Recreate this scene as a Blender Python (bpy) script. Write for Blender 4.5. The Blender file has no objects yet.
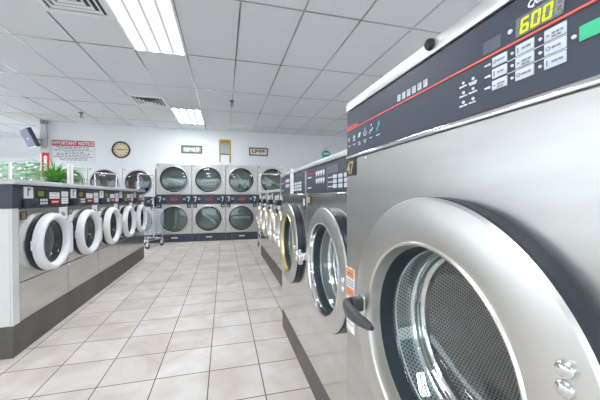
import bpy, bmesh, math, random
from mathutils import Vector, Matrix
PI = math.pi
R = math.radians
random.seed(7)
S = bpy.context.scene
COL = S.collection

# ------------------------------------------------------------------ materials
MATS = {}
def mat(name, col, rough=.5, metal=0., noise=None, bump=None, spec=.5, stretch=(1, 1, 1), coat=0.):
    """procedural principled material; noise=(scale, amount) mottles the colour, bump=(scale, strength)"""
    if name in MATS: return MATS[name]
    m = bpy.data.materials.new(name); m.use_nodes = True
    nt = m.node_tree; b = nt.nodes['Principled BSDF']
    b.inputs['Base Color'].default_value = (*col, 1)
    b.inputs['Roughness'].default_value = rough
    b.inputs['Metallic'].default_value = metal
    b.inputs['Specular IOR Level'].default_value = spec
    b.inputs['Coat Weight'].default_value = coat
    b.inputs['Coat Roughness'].default_value = .08
    tc = nt.nodes.new('ShaderNodeTexCoord'); mp = nt.nodes.new('ShaderNodeMapping')
    mp.inputs['Scale'].default_value = stretch
    nt.links.new(tc.outputs['Object'], mp.inputs['Vector'])
    if noise is None: noise = (9., .05)
    n = nt.nodes.new('ShaderNodeTexNoise'); n.inputs['Scale'].default_value = noise[0]
    n.inputs['Detail'].default_value = 4
    nt.links.new(mp.outputs['Vector'], n.inputs['Vector'])
    mx = nt.nodes.new('ShaderNodeMix'); mx.data_type = 'RGBA'
    a = noise[1]
    mx.inputs['A'].default_value = (*[max(0, c * (1 - a)) for c in col], 1)
    mx.inputs['B'].default_value = (*[min(1, c * (1 + a)) for c in col], 1)
    nt.links.new(n.outputs['Fac'], mx.inputs['Factor'])
    nt.links.new(mx.outputs['Result'], b.inputs['Base Color'])
    if bump:
        n2 = nt.nodes.new('ShaderNodeTexNoise'); n2.inputs['Scale'].default_value = bump[0]
        n2.inputs['Detail'].default_value = 3
        nt.links.new(mp.outputs['Vector'], n2.inputs['Vector'])
        bp = nt.nodes.new('ShaderNodeBump'); bp.inputs['Strength'].default_value = bump[1]
        bp.inputs['Distance'].default_value = .002
        nt.links.new(n2.outputs['Fac'], bp.inputs['Height'])
        nt.links.new(bp.outputs['Normal'], b.inputs['Normal'])
    MATS[name] = m
    return m

def emit(name, col, strength):
    m = bpy.data.materials.new(name); m.use_nodes = True
    nt = m.node_tree; nt.nodes.clear()
    e = nt.nodes.new('ShaderNodeEmission'); o = nt.nodes.new('ShaderNodeOutputMaterial')
    e.inputs['Color'].default_value = (*col, 1); e.inputs['Strength'].default_value = strength
    nt.links.new(e.outputs[0], o.inputs['Surface'])
    return m

def glass(name, tint, refl=.06, rough=.02):
    """clear pane: transparent with a fresnel reflection"""
    m = bpy.data.materials.new(name); m.use_nodes = True
    nt = m.node_tree; nt.nodes.clear()
    t = nt.nodes.new('ShaderNodeBsdfTransparent'); t.inputs['Color'].default_value = (*tint, 1)
    g = nt.nodes.new('ShaderNodeBsdfGlossy'); g.inputs['Roughness'].default_value = rough
    fc = nt.nodes.new('ShaderNodeLayerWeight'); fc.inputs['Blend'].default_value = .5
    lw = nt.nodes.new('ShaderNodeMath'); lw.operation = 'POWER'; lw.inputs[1].default_value = 5.
    nt.links.new(fc.outputs['Facing'], lw.inputs[0])
    ad = nt.nodes.new('ShaderNodeMath'); ad.operation = 'MULTIPLY_ADD'; ad.inputs[1].default_value = 1 - refl; ad.inputs[2].default_value = refl
    mx = nt.nodes.new('ShaderNodeMixShader'); o = nt.nodes.new('ShaderNodeOutputMaterial')
    nt.links.new(lw.outputs[0], ad.inputs[0]); nt.links.new(ad.outputs[0], mx.inputs[0])
    nt.links.new(t.outputs[0], mx.inputs[1]); nt.links.new(g.outputs[0], mx.inputs[2])
    nt.links.new(mx.outputs[0], o.inputs['Surface'])
    return m

def perforated(name, col, hole, pitch, metal=.9, rough=.3):
    """sheet metal punched with a staggered pattern of round holes, laid out on the UV map (metres)"""
    m = bpy.data.materials.new(name); m.use_nodes = True
    nt = m.node_tree; b = nt.nodes['Principled BSDF']
    b.inputs['Metallic'].default_value = metal; b.inputs['Roughness'].default_value = rough
    uv = nt.nodes.new('ShaderNodeTexCoord')
    outs = []
    for off in (0., .5):
        sc = nt.nodes.new('ShaderNodeVectorMath'); sc.operation = 'MULTIPLY_ADD'
        sc.inputs[1].default_value = (1 / pitch, 1 / (pitch * 1.6), 0); sc.inputs[2].default_value = (off, off, 0)
        fr = nt.nodes.new('ShaderNodeVectorMath'); fr.operation = 'FRACTION'
        su = nt.nodes.new('ShaderNodeVectorMath'); su.operation = 'SUBTRACT'; su.inputs[1].default_value = (.5, .5, 0)
        mu = nt.nodes.new('ShaderNodeVectorMath'); mu.operation = 'MULTIPLY'; mu.inputs[1].default_value = (1, 1.6, 0)
        le = nt.nodes.new('ShaderNodeVectorMath'); le.operation = 'LENGTH'
        lt = nt.nodes.new('ShaderNodeMath'); lt.operation = 'LESS_THAN'; lt.inputs[1].default_value = .29
        nt.links.new(uv.outputs['UV'], sc.inputs[0]); nt.links.new(sc.outputs[0], fr.inputs[0])
        nt.links.new(fr.outputs[0], su.inputs[0]); nt.links.new(su.outputs[0], mu.inputs[0])
        nt.links.new(mu.outputs[0], le.inputs[0]); nt.links.new(le.outputs['Value'], lt.inputs[0])
        outs.append(lt)
    mxx = nt.nodes.new('ShaderNodeMath'); mxx.operation = 'MAXIMUM'
    nt.links.new(outs[0].outputs[0], mxx.inputs[0]); nt.links.new(outs[1].outputs[0], mxx.inputs[1])
    mx = nt.nodes.new('ShaderNodeMix'); mx.data_type = 'RGBA'
    mx.inputs['A'].default_value = (*col, 1); mx.inputs['B'].default_value = (*hole, 1)
    nt.links.new(mxx.outputs[0], mx.inputs['Factor']); nt.links.new(mx.outputs['Result'], b.inputs['Base Color'])
    inv = nt.nodes.new('ShaderNodeMath'); inv.operation = 'MULTIPLY_ADD'; inv.inputs[1].default_value = -metal; inv.inputs[2].default_value = metal
    nt.links.new(mxx.outputs[0], inv.inputs[0]); nt.links.new(inv.outputs[0], b.inputs['Metallic'])
    return m

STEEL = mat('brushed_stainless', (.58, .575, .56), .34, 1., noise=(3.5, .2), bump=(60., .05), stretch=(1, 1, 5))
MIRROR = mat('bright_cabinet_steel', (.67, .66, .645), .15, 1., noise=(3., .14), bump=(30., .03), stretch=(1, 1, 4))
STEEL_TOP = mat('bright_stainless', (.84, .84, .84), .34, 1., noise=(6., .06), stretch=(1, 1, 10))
DOOR_STEEL = mat('satin_door_steel', (.65, .64, .62), .34, 1., noise=(7., .05), bump=(220., .02))
POLISH = mat('polished_steel', (.78, .79, .79), .12, 1., noise=(6., .04))
YELLOWRIM = mat('yellowish_rim', (.68, .57, .30), .3, 1.)  # yellowish tint given to some door rims
GOLDRIM = mat('warm_polished_rim', (.72, .70, .65), .34, 1.)
DRYER = mat('dryer_front_metal', (.53, .525, .50), .36, .65, noise=(4., .05))
WHITEP = mat('white_enamel', (.82, .83, .84), .3)
OFFW = mat('pale_laminate', (.70, .72, .70), .4)
LEDGE = mat('grey_ledge_laminate', (.56, .58, .585), .35)
NAVY = mat('navy_control_panel', (.050, .058, .085), .38, noise=(5., .12))
NAVYD = mat('dark_navy_plastic', (.022, .028, .042), .4)
BLACK = mat('black_plastic', (.012, .013, .016), .4)
RUBBER = mat('dark_teal_rubber', (.022, .035, .048), .45)
GREYP = mat('charcoal_handle_plastic', (.055, .06, .07), .38)
RINGW = mat('white_door_plastic', (.80, .81, .83), .32)
RED = mat('red_print', (.62, .03, .03), .5)
CORAL = mat('coral_stripe', (.85, .15, .10), .45)
WHITE = mat('white_print', (.82, .84, .86), .5)
PAPER = mat('white_paper', (.80, .80, .82), .7)
KEY = mat('pale_blue_key', (.62, .68, .74), .45)
INK = mat('dark_ink', (.04, .04, .05), .6)
GREYINK = mat('grey_ink', (.25, .27, .32), .6)
ORANGE = mat('orange_print', (.85, .27, .06), .5)
GOLD = mat('gold_print', (.50, .40, .17), .4)
GREENKEY = mat('green_key', (.06, .55, .28), .4)
LCDBACK = mat('grey_lcd_window', (.19, .21, .20), .25)
SMOKE = mat('smoky_window', (.12, .125, .16), .3)
DIGIT = emit('lit_yellow_digits', (.72, .86, .03), 1.15)
LCDG = emit('lit_green_lcd', (.30, .36, .08), .42)
REDLED = emit('lit_red_display', (.75, .16, .12), .35)
WASHGLASS = glass('washer_door_glass', (.94, .97, .975), .11)
DRYGLASS = glass('dryer_door_glass', (.66, .74, .74), .09)
PANE = glass('window_pane', (.96, .98, .98), .04)
RINGPERF = perforated('perforated_teal_ring', (.42, .52, .52), (.05, .08, .09), .009, .6, .35)
DRUM = perforated('perforated_drum_steel', (.95, .95, .93), (.05, .055, .06), .0095, .2, .4)
DRYDRUM = perforated('perforated_dryer_drum', (.50, .54, .52), (.10, .12, .115), .022, metal=.3, rough=.45)
VANE = mat('pale_drum_vane', (.74, .77, .74), .4, .2)
CHROME = mat('chrome_wire', (.84, .86, .88), .25, .75)
WIRE = mat('pale_blue_coated_wire', (.62, .68, .78), .35)
WHEEL = mat('grey_caster_rubber', (.10, .10, .11), .6)
WOOD = mat('honey_wood', (.52, .27, .06), .5, noise=(12., .25), stretch=(1, 1, 6))
ZINC = mat('ribbed_zinc', (.50, .56, .55), .4, .5)
TEAL = mat('teal_paint', (.10, .50, .48), .5)
TEALD = mat('deep_teal_paint', (.03, .26, .27), .5)
LEAF = mat('plant_leaf', (.17, .46, .09), .45, noise=(14., .4))
TREELEAF = mat('tree_leaf', (.22, .33, .20), .6, noise=(3., .5))
BARK = mat('bark', (.16, .11, .07), .8)
TERRA = mat('dark_green_pot', (.05, .12, .05), .5)
CREAM = mat('cream_dial', (.74, .62, .40), .5)
WALLP = mat('wall_paint', (.80, .825, .85), .55, noise=(2., .015))
TRIMP = mat('white_trim_paint', (.76, .78, .80), .45)

# ------------------------------------------------------------------ mesh helpers
class MB:
    def __init__(s):
        s.bm = bmesh.new(); s.uv = s.bm.loops.layers.uv.new('UVMap')
    def box(s, x0, x1, y0, y1, z0, z1, bev=0., seg=2, rot=None, piv=None):
        vs = [s.bm.verts.new(c) for c in ((x0,y0,z0),(x1,y0,z0),(x1,y1,z0),(x0,y1,z0),(x0,y0,z1),(x1,y0,z1),(x1,y1,z1),(x0,y1,z1))]
        fs = [s.bm.faces.new([vs[i] for i in q]) for q in ((3,2,1,0),(4,5,6,7),(0,1,5,4),(1,2,6,5),(2,3,7,6),(3,0,4,7))]
        geom = vs
        if bev > 0:
            es = list({e for f in fs for e in f.edges})
            r = bmesh.ops.bevel(s.bm, geom=es, offset=bev, segments=seg, affect='EDGES', profile=.5)
            geom = list({v for f in r['faces'] for v in f.verts} | {v for v in vs if v.is_valid})
        if rot is not None:
            p = Vector(piv if piv else ((x0+x1)/2, (y0+y1)/2, (z0+z1)/2))
            bmesh.ops.rotate(s.bm, verts=geom, cent=p, matrix=rot)
        return s
    def lathe(s, prof, cx=0, cz=0, n=64, a0=0, a1=2*PI, axis='y', cy=0):
        """revolve (radius, along-axis) points; axis y (front view) or z"""
        full = abs(a1 - a0 - 2*PI) < 1e-6
        m = n if full else n + 1
        L = [0.]
        for i in range(1, len(prof)): L.append(L[-1] + math.hypot(prof[i][0]-prof[i-1][0], prof[i][1]-prof[i-1][1]))
        rmax = max(p[0] for p in prof)
        rings = []
        for (r, t) in prof:
            if r < 1e-6:
                v = s.bm.verts.new((cx, t, cz) if axis == 'y' else (cx, cy, t)); rings.append([v]*m)
            else:
                rg = []
                for k in range(m):
                    a = a0 + (a1-a0)*k/n
                    rg.append(s.bm.verts.new((cx+r*math.cos(a), t, cz+r*math.sin(a)) if axis == 'y' else (cx+r*math.cos(a), cy+r*math.sin(a), t)))
                rings.append(rg)
        for i in range(len(prof)-1):
            A, B = rings[i], rings[i+1]
            for k in range(n):
                k2 = (k+1) % m
                q = []
                for v, uu, ll in ((A[k],k,L[i]),(B[k],k,L[i+1]),(B[k2],k+1,L[i+1]),(A[k2],k+1,L[i])):
                    if v not in [x[0] for x in q]: q.append((v, uu, ll))
                if len(q) < 3: continue
                try: f = s.bm.faces.new([x[0] for x in q])
                except ValueError: continue
                f.smooth = True
                for lp, x in zip(f.loops, q): lp[s.uv].uv = ((a0+(a1-a0)*x[1]/n)*rmax, x[2])
        return s
    def tube(s, pts, r, n=8, closed=False, cap=True):
        pts = [Vector(p) for p in pts]; rings = []
        up0 = None
        for i, p in enumerate(pts):
            if closed: d = pts[(i+1) % len(pts)] - pts[i-1]
            else: d = (pts[min(i+1, len(pts)-1)] - pts[max(i-1, 0)])
            d.normalize()
            u = up0 if up0 is not None else (Vector((0,0,1)) if abs(d.z) < .9 else Vector((1,0,0)))
            a = d.cross(u)
            if a.length < 1e-4: a = d.cross(Vector((0,1,0)))
            a.normalize(); b = a.cross(d).normalized(); up0 = b
            rr = r[i] if isinstance(r, (list, tuple)) else r
            rings.append([s.bm.verts.new(p + a*math.cos(2*PI*k/n)*rr + b*math.sin(2*PI*k/n)*rr) for k in range(n)])
        rng = range(len(pts)) if closed else range(len(pts)-1)
        for i in rng:
            A, B = rings[i], rings[(i+1) % len(pts)]
            for k in range(n):
                f = s.bm.faces.new((A[k], A[(k+1)%n], B[(k+1)%n], B[k])); f.smooth = True
        if cap and not closed:
            s.bm.faces.new(rings[0][::-1]); s.bm.faces.new(rings[-1])
        return s
    def cabinet(s, x0, x1, y0, y1, z0, z1, cx, cz, r, ch=.006, n=24):
        """box whose front (y0) carries a round opening, edges chamfered"""
        P = []
        for k in range(n): P.append((x0+(x1-x0)*k/n, z0))
        for k in range(n): P.append((x1, z0+(z1-z0)*k/n))
        for k in range(n): P.append((x1-(x1-x0)*k/n, z1))
        for k in range(n): P.append((x0, z1-(z1-z0)*k/n))
        cl = lambda v, a, b: min(max(v, a), b)
        C = []
        for x, z in P:
            d = math.hypot(x-cx, z-cz); C.append((cx+(x-cx)/d*r, cz+(z-cz)/d*r))
        loops = [[s.bm.verts.new((x, y0+.03, z)) for x, z in C],
                 [s.bm.verts.new((x, y0, z)) for x, z in C],
                 [s.bm.verts.new((cl(x, x0+ch, x1-ch), y0, cl(z, z0+ch, z1-ch))) for x, z in P],
                 [s.bm.verts.new((x, y0+ch, z)) for x, z in P],
                 [s.bm.verts.new((x, y1, z)) for x, z in P]]
        N = len(P)
        for A, B in zip(loops[:-1], loops[1:]):
            for k in range(N): s.bm.faces.new((A[k], A[(k+1)%N], B[(k+1)%N], B[k]))
        s.bm.faces.new(loops[-1])
        return s
    def sphere(s, c, rx, ry, rz, seg=12, rot=None):
        r = bmesh.ops.create_uvsphere(s.bm, u_segments=seg, v_segments=max(6, seg//2), radius=1)
        M = Matrix.Diagonal((rx, ry, rz)).to_4x4()
        if rot is not None: M = rot.to_4x4() @ M
        bmesh.ops.transform(s.bm, matrix=Matrix.Translation(c) @ M, verts=r['verts'])
        for v in r['verts']:
            for f in v.link_faces: f.smooth = True
        return s
    def poly(s, pts, y0, y1):
        """prism from an outline in the front view (x, z)"""
        A = [s.bm.verts.new((x, y0, z)) for x, z in pts]; B = [s.bm.verts.new((x, y1, z)) for x, z in pts]
        n = len(pts); s.bm.faces.new(A); s.bm.faces.new(B[::-1])
        for k in range(n): s.bm.faces.new((A[(k+1)%n], A[k], B[k], B[(k+1)%n]))
        return s
    def text(s, body, x, z, size, y=0., ext=.0006, align='LEFT', sx=1., shear=0., bold=0.):
        cu = bpy.data.curves.new('t', 'FONT'); cu.body = body; cu.size = size; cu.extrude = ext; cu.offset = bold
        cu.align_x = align; cu.shear = shear; cu.resolution_u = 3
        ob = bpy.data.objects.new('t', cu); COL.objects.link(ob)
        dg = bpy.context.evaluated_depsgraph_get()
        me = bpy.data.meshes.new_from_object(ob.evaluated_get(dg))
        me.transform(Matrix(((sx,0,0,x),(0,0,-1,y),(0,1,0,z),(0,0,0,1))))
        s.bm.from_mesh(me)
        bpy.data.objects.remove(ob); bpy.data.curves.remove(cu); bpy.data.meshes.remove(me)
        return s
    def build(s, name, m, parent=None, sharp=38):
        bmesh.ops.recalc_face_normals(s.bm, faces=s.bm.faces)
        me = bpy.data.meshes.new(name); s.bm.to_mesh(me); s.bm.free()
        me.materials.append(m)
        for p in me.polygons: p.use_smooth = True
        me.set_sharp_from_angle(angle=R(sharp))
        o = bpy.data.objects.new(name, me); COL.objects.link(o)
        if parent: o.parent = parent
        return o

def tag(o, label, cat, group=None):
    o['label'] = label; o['category'] = cat
    if group: o['group'] = group
    elif 'group' in o: del o['group']
    return o
def thing(name, label, cat, loc=(0,0,0), rz=0., group=None):
    o = bpy.data.objects.new(name, None); COL.objects.link(o)
    o.empty_display_size = .1
    o.location = loc; o.rotation_euler = (0, 0, rz)
    return tag(o, label, cat, group)
def struct(name, mb, m):
    o = mb.build(name, m); o['kind'] = 'structure'; return o
def dup(root, label, loc, rz, group=None):
    def cp(o, parent):
        c = o.copy(); COL.objects.link(c)
        if parent: c.parent = parent
        for ch in o.children: cp(ch, c)
        return c
    r = cp(root, None); r.location = loc; r.rotation_euler = (0, 0, rz)
    r['label'] = label
    if group: r['group'] = group
    return r
def child(root, name):
    return [c for c in root.children if c.name.split('.')[0] == name]
def dashes(mb, x0, x1, z, h, y0, y1, lo=.008, hi=.02, gap=.006):
    x = x0
    while x < x1 - lo*.6:
        w = min(random.uniform(lo, hi), x1 - x)
        mb.box(x, x+w, y0, y1, z, z+h); x += w + gap
    return mb

H = 2.8985          # ceiling height
# ------------------------------------------------------------------ setting
def floor_material():
    m = bpy.data.materials.new('beige_floor_tiles'); m.use_nodes = True
    nt = m.node_tree; b = nt.nodes['Principled BSDF']
    tc = nt.nodes.new('ShaderNodeTexCoord'); mp = nt.nodes.new('ShaderNodeMapping')
    T = .3048
    mp.inputs['Location'].default_value = (1.0066 + 40*T, -2.1716 + 40*T, 0)
    nt.links.new(tc.outputs['Object'], mp.inputs['Vector'])
    br = nt.nodes.new('ShaderNodeTexBrick'); br.offset = 0; br.squash = 1
    br.inputs['Scale'].default_value = 1; br.inputs['Brick Width'].default_value = T; br.inputs['Row Height'].default_value = T
    br.inputs['Mortar Size'].default_value = .0034; br.inputs['Mortar Smooth'].default_value = .15
    br.inputs['Color1'].default_value = (.80, .765, .735, 1); br.inputs['Color2'].default_value = (.71, .665, .62, 1)
    br.inputs['Mortar'].default_value = (.13, .10, .08, 1)
    nt.links.new(mp.outputs[0], br.inputs['Vector'])
    n = nt.nodes.new('ShaderNodeTexNoise'); n.inputs['Scale'].default_value = 3.2; n.inputs['Detail'].default_value = 6
    n.inputs['Distortion'].default_value = 1.2
    nt.links.new(tc.outputs['Object'], n.inputs['Vector'])
    rp = nt.nodes.new('ShaderNodeValToRGB')
    rp.color_ramp.elements[0].position = .34; rp.color_ramp.elements[0].color = (.82, .74, .67, 1)
    rp.color_ramp.elements[1].position = .62; rp.color_ramp.elements[1].color = (1.0, 1.0, 1.0, 1)
    nt.links.new(n.outputs['Fac'], rp.inputs['Fac'])
    mx = nt.nodes.new('ShaderNodeMix'); mx.data_type = 'RGBA'; mx.blend_type = 'MULTIPLY'; mx.inputs['Factor'].default_value = .8
    nt.links.new(br.outputs['Color'], mx.inputs['A']); nt.links.new(rp.outputs['Color'], mx.inputs['B'])
    nt.links.new(mx.outputs['Result'], b.inputs['Base Color'])
    b.inputs['Roughness'].default_value = .38; b.inputs['Specular IOR Level'].default_value = .4
    bp = nt.nodes.new('ShaderNodeBump'); bp.inputs['Strength'].default_value = .4; bp.inputs['Distance'].default_value = .002; bp.invert = True
    nt.links.new(br.outputs['Fac'], bp.inputs['Height']); nt.links.new(bp.outputs['Normal'], b.inputs['Normal'])
    return m
XL, XR, YF, YB, YR = -7.4, 4.2, -6., 8.35, 10.7
struct('floor', MB().box(XL-.2, XR+.2, YF-.2, YR+.2, -.12, 0), floor_material())
CEIL = mat('mineral_ceiling_tile', (.70, .72, .755), .8, noise=(60., .06), bump=(180., .25))
struct('ceiling', MB().box(XL-.2, XR+.2, YF-.2, YR+.2, H, H+.12), CEIL)
# T-bar grid: bars every 0.61 m across, every 1.22 m along
CX, CY = -1.0597, 2.7791
BAR = mat('grid_bar_metal', (.60, .61, .63), .16, .92)
g = MB()
for i in range(-10, 9):
    x = CX + i*.61
    if XL < x < XR: g.box(x-.0085, x+.0085, YF, YR, H-.006, H)
for j in range(-7, 7):
    y = CY + j*1.22
    if YF < y < YR: g.box(XL, XR, y-.0085, y+.0085, H-.0055, H)
struct('trim_1', g, BAR)
struct('wall_back', MB().box(-4.06, XR+.2, YB, YB+.15, 0, H), WALLP)
struct('wall_return', MB().box(-4.06, -3.92, YB+.15, YR, 0, H), WALLP)
struct('wall_right', MB().box(XR, XR+.2, YF, YB, 0, H), WALLP)
def wall_with_window(name, axis, c0, c1, a0, a1, w0, w1, z0, z1):
    mb = MB()
    def b(p0, p1, q0, q1):
        if axis == 'y': mb.box(p0, p1, c0, c1, q0, q1)
        else: mb.box(c0, c1, p0, p1, q0, q1)
    b(a0, a1, 0, z0); b(a0, a1, z1, H); b(a0, w0, z0, z1); b(w1, a1, z0, z1)
    return struct(name, mb, WALLP)
def window(name, axis, c, w0, w1, z0, z1, n):
    """frame with n lights side by side, one pane"""
    fr = MB(); t = .05
    def b(mb, p0, p1, q0, q1, d0, d1):
        if axis == 'y': mb.box(p0, p1, c+d0, c+d1, q0, q1)
        else: mb.box(c+d0, c+d1, p0, p1, q0, q1)
    b(fr, w0, w1, z0, z0+t, -.04, .04); b(fr, w0, w1, z1-t, z1, -.04, .04)
    for k in range(n+1):
        p = w0 + (w1-w0-t)*k/n; b(fr, p, p+t, z0+t, z1-t, -.035, .035)
    o = struct(name, fr, TRIMP)
    pn = MB(); b(pn, w0+.02, w1-.02, z0+.02, z1-.02, -.003, .003); pn.build('pane', PANE, o)
    return o
wall_with_window('wall_recess', 'y', YR, YR+.2, XL, -3.92, -7.39, -4.1, .06, 2.2)
w1_ = window('window_1', 'y', YR+.1, -7.39, -4.1, .06, 2.2, 3)
vb = MB()
for k in range(6): vb.box(-7.38, -4.09, YR-.07+.004*k, YR-.03+.004*k, 2.2+.045*k, 2.24+.045*k, .006, 1)
vb.build('rolled_blind', WHITEP, w1_)
wall_with_window('wall_left', 'x', XL-.2, XL, YF, YR, -4.5, 9.6, .8, 2.45)
window('window_2', 'x', XL-.1, -4.5, 9.6, .8, 2.45, 8)
wall_with_window('wall_front', 'y', YF-.2, YF, XL, XR, -6.4, 3.2, .5, 2.5)
window('window_3_unseen', 'y', YF-.1, -6.4, 3.2, .5, 2.5, 5)  # unseen window added to let sky light in from behind the camera
# panel joints on the back wall, column at its free end
struct('trim_2', MB().box(-1.752, -1.738, YB-.006, YB, 1.7, H), TRIMP)
struct('trim_3', MB().box(.672, .686, YB-.006, YB, 1.7, H), TRIMP)
struct('column', MB().box(-4.235, -4.06, YB-.06, YB+.16, 0, H, .008), TRIMP)

# ------------------------------------------------------------------ ceiling fittings
LAMP = emit('fluorescent_diffuser', (.93, .96, 1.0), 9.)
nt = LAMP.node_tree; em = [n for n in nt.nodes if n.type == 'EMISSION'][0]
tc = nt.nodes.new('ShaderNodeTexCoord'); sp = nt.nodes.new('ShaderNodeSeparateXYZ')
nt.links.new(tc.outputs['Object'], sp.inputs[0])
w_ = nt.nodes.new('ShaderNodeMath'); w_.operation = 'MULTIPLY'; w_.inputs[1].default_value = 2*PI/.148
cs = nt.nodes.new('ShaderNodeMath'); cs.operation = 'COSINE'
h1 = nt.nodes.new('ShaderNodeMath'); h1.operation = 'MULTIPLY_ADD'; h1.inputs[1].default_value = -.5; h1.inputs[2].default_value = .5
h2 = nt.nodes.new('ShaderNodeMath'); h2.operation = 'POWER'; h2.inputs[1].default_value = 2.
ma = nt.nodes.new('ShaderNodeMath'); ma.operation = 'MULTIPLY_ADD'; ma.inputs[1].default_value = 37.; ma.inputs[2].default_value = .5
nt.links.new(sp.outputs['X'], w_.inputs[0]); nt.links.new(w_.outputs[0], cs.inputs[0]); nt.links.new(cs.outputs[0], h1.inputs[0]); nt.links.new(h1.outputs[0], h2.inputs[0]); nt.links.new(h2.outputs[0], ma.inputs[0])
nt.links.new(ma.outputs[0], em.inputs['Strength'])
def troffer(loc, label):
    t = thing('ceiling_light', label, 'ceiling light', loc, 0, 'fluorescent ceiling lights')
    f = MB()
    f.box(-.305, -.29, -.61, .61, -.02, 0); f.box(.29, .305, -.61, .61, -.02, 0)
    f.box(-.29, .29, -.61, -.595, -.02, 0); f.box(-.29, .29, .595, .61, -.02, 0)
    f.build('frame', TRIMP, t)
    MB().box(-.29, .29, -.595, .595, -.014, -.006).build('diffuser', LAMP, t)
    return t
LX = CX + .305
tr = troffer((LX, 3.389, H), 'large lit fluorescent ceiling panel at the top left, nearest in view')
dup(tr, 'smaller looking lit ceiling panel above the back wall, beside the farther vent', (LX, 7.049, H), 0)
for p in ((LX, -.271, H), (LX, -3.93, H), (LX+3.66, 3.389, H), (LX+3.66, -.271, H), (LX-4.88, 3.389, H), (LX-4.88, -.271, H), (LX-4.88, 7.049, H)):  # unseen panels added to brighten the room
    dup(tr, 'unseen lit ceiling panel, added to brighten the room from out of view', p, 0)
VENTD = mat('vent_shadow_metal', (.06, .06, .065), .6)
def vent(loc, label):
    t = thing('ceiling_vent', label, 'vent', loc, 0, 'square ceiling air vents')
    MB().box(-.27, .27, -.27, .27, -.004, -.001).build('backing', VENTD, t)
    f = MB()
    for a, b in ((.305, .25),):
        f.box(-a, a, -a, -b, -.012, 0); f.box(-a, a, b, a, -.012, 0); f.box(-a, -b, -b, b, -.012, 0); f.box(b, a, -b, b, -.012, 0)
    f.build('frame', TRIMP, t)
    l = MB()
    for k in range(4):
        a = .225 - k*.055
        for q in range(4):
            M = Matrix.Rotation(q*PI/2, 3, 'Z')
            pts = [Vector((-a, -a, -.016)), Vector((a, -a, -.016)), Vector((a-.03, -a+.03, -.003)), Vector((-a+.03, -a+.03, -.003))]
            lo = [l.bm.verts.new(M @ p) for p in pts]; hi = [l.bm.verts.new(M @ (p + Vector((0, .003, .002)))) for p in pts]
            l.bm.faces.new(lo); l.bm.faces.new(hi[::-1])
            for e in range(4): l.bm.faces.new((lo[e], hi[e], hi[(e+1)%4], lo[(e+1)%4]))
    l.build('louvre', TRIMP, t)
    return t
ve = vent((CX-.305, CY+.305, H), 'square louvred ceiling vent at the top left beside the big light panel')
dup(ve, 'square louvred ceiling vent farther back, beside the smaller looking light', (CX-.305, 6.13, H), 0)
SPR = mat('dull_sprinkler_metal', (.16, .16, .17), .4, .7)
def sprinkler(loc, label):
    t = thing('sprinkler', label, 'sprinkler', loc, 0, 'sprinkler heads on the ceiling')
    MB().lathe([(0, 0), (.05, 0), (.045, -.012), (.018, -.018), (.018, -.06), (0, -.06)], n=20, axis='z').build('escutcheon', SPR, t)
    b = MB(); b.tube([(.014, 0, -.05), (.024, 0, -.08), (.006, 0, -.105)], .006); b.tube([(-.014, 0, -.05), (-.024, 0, -.08), (-.006, 0, -.105)], .006)
    b.lathe([(0, -.1), (.03, -.104), (.028, -.11), (0, -.112)], n=16, axis='z')
    b.build('deflector', SPR, t)
    return t
s0 = sprinkler((-2.97, 7.3, H), 'small dark sprinkler head hanging under the ceiling, left one by the notice sign')
dup(s0, 'small dark sprinkler head hanging under the ceiling above the wooden washboard', (.156, 5.72, H), 0)

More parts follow.
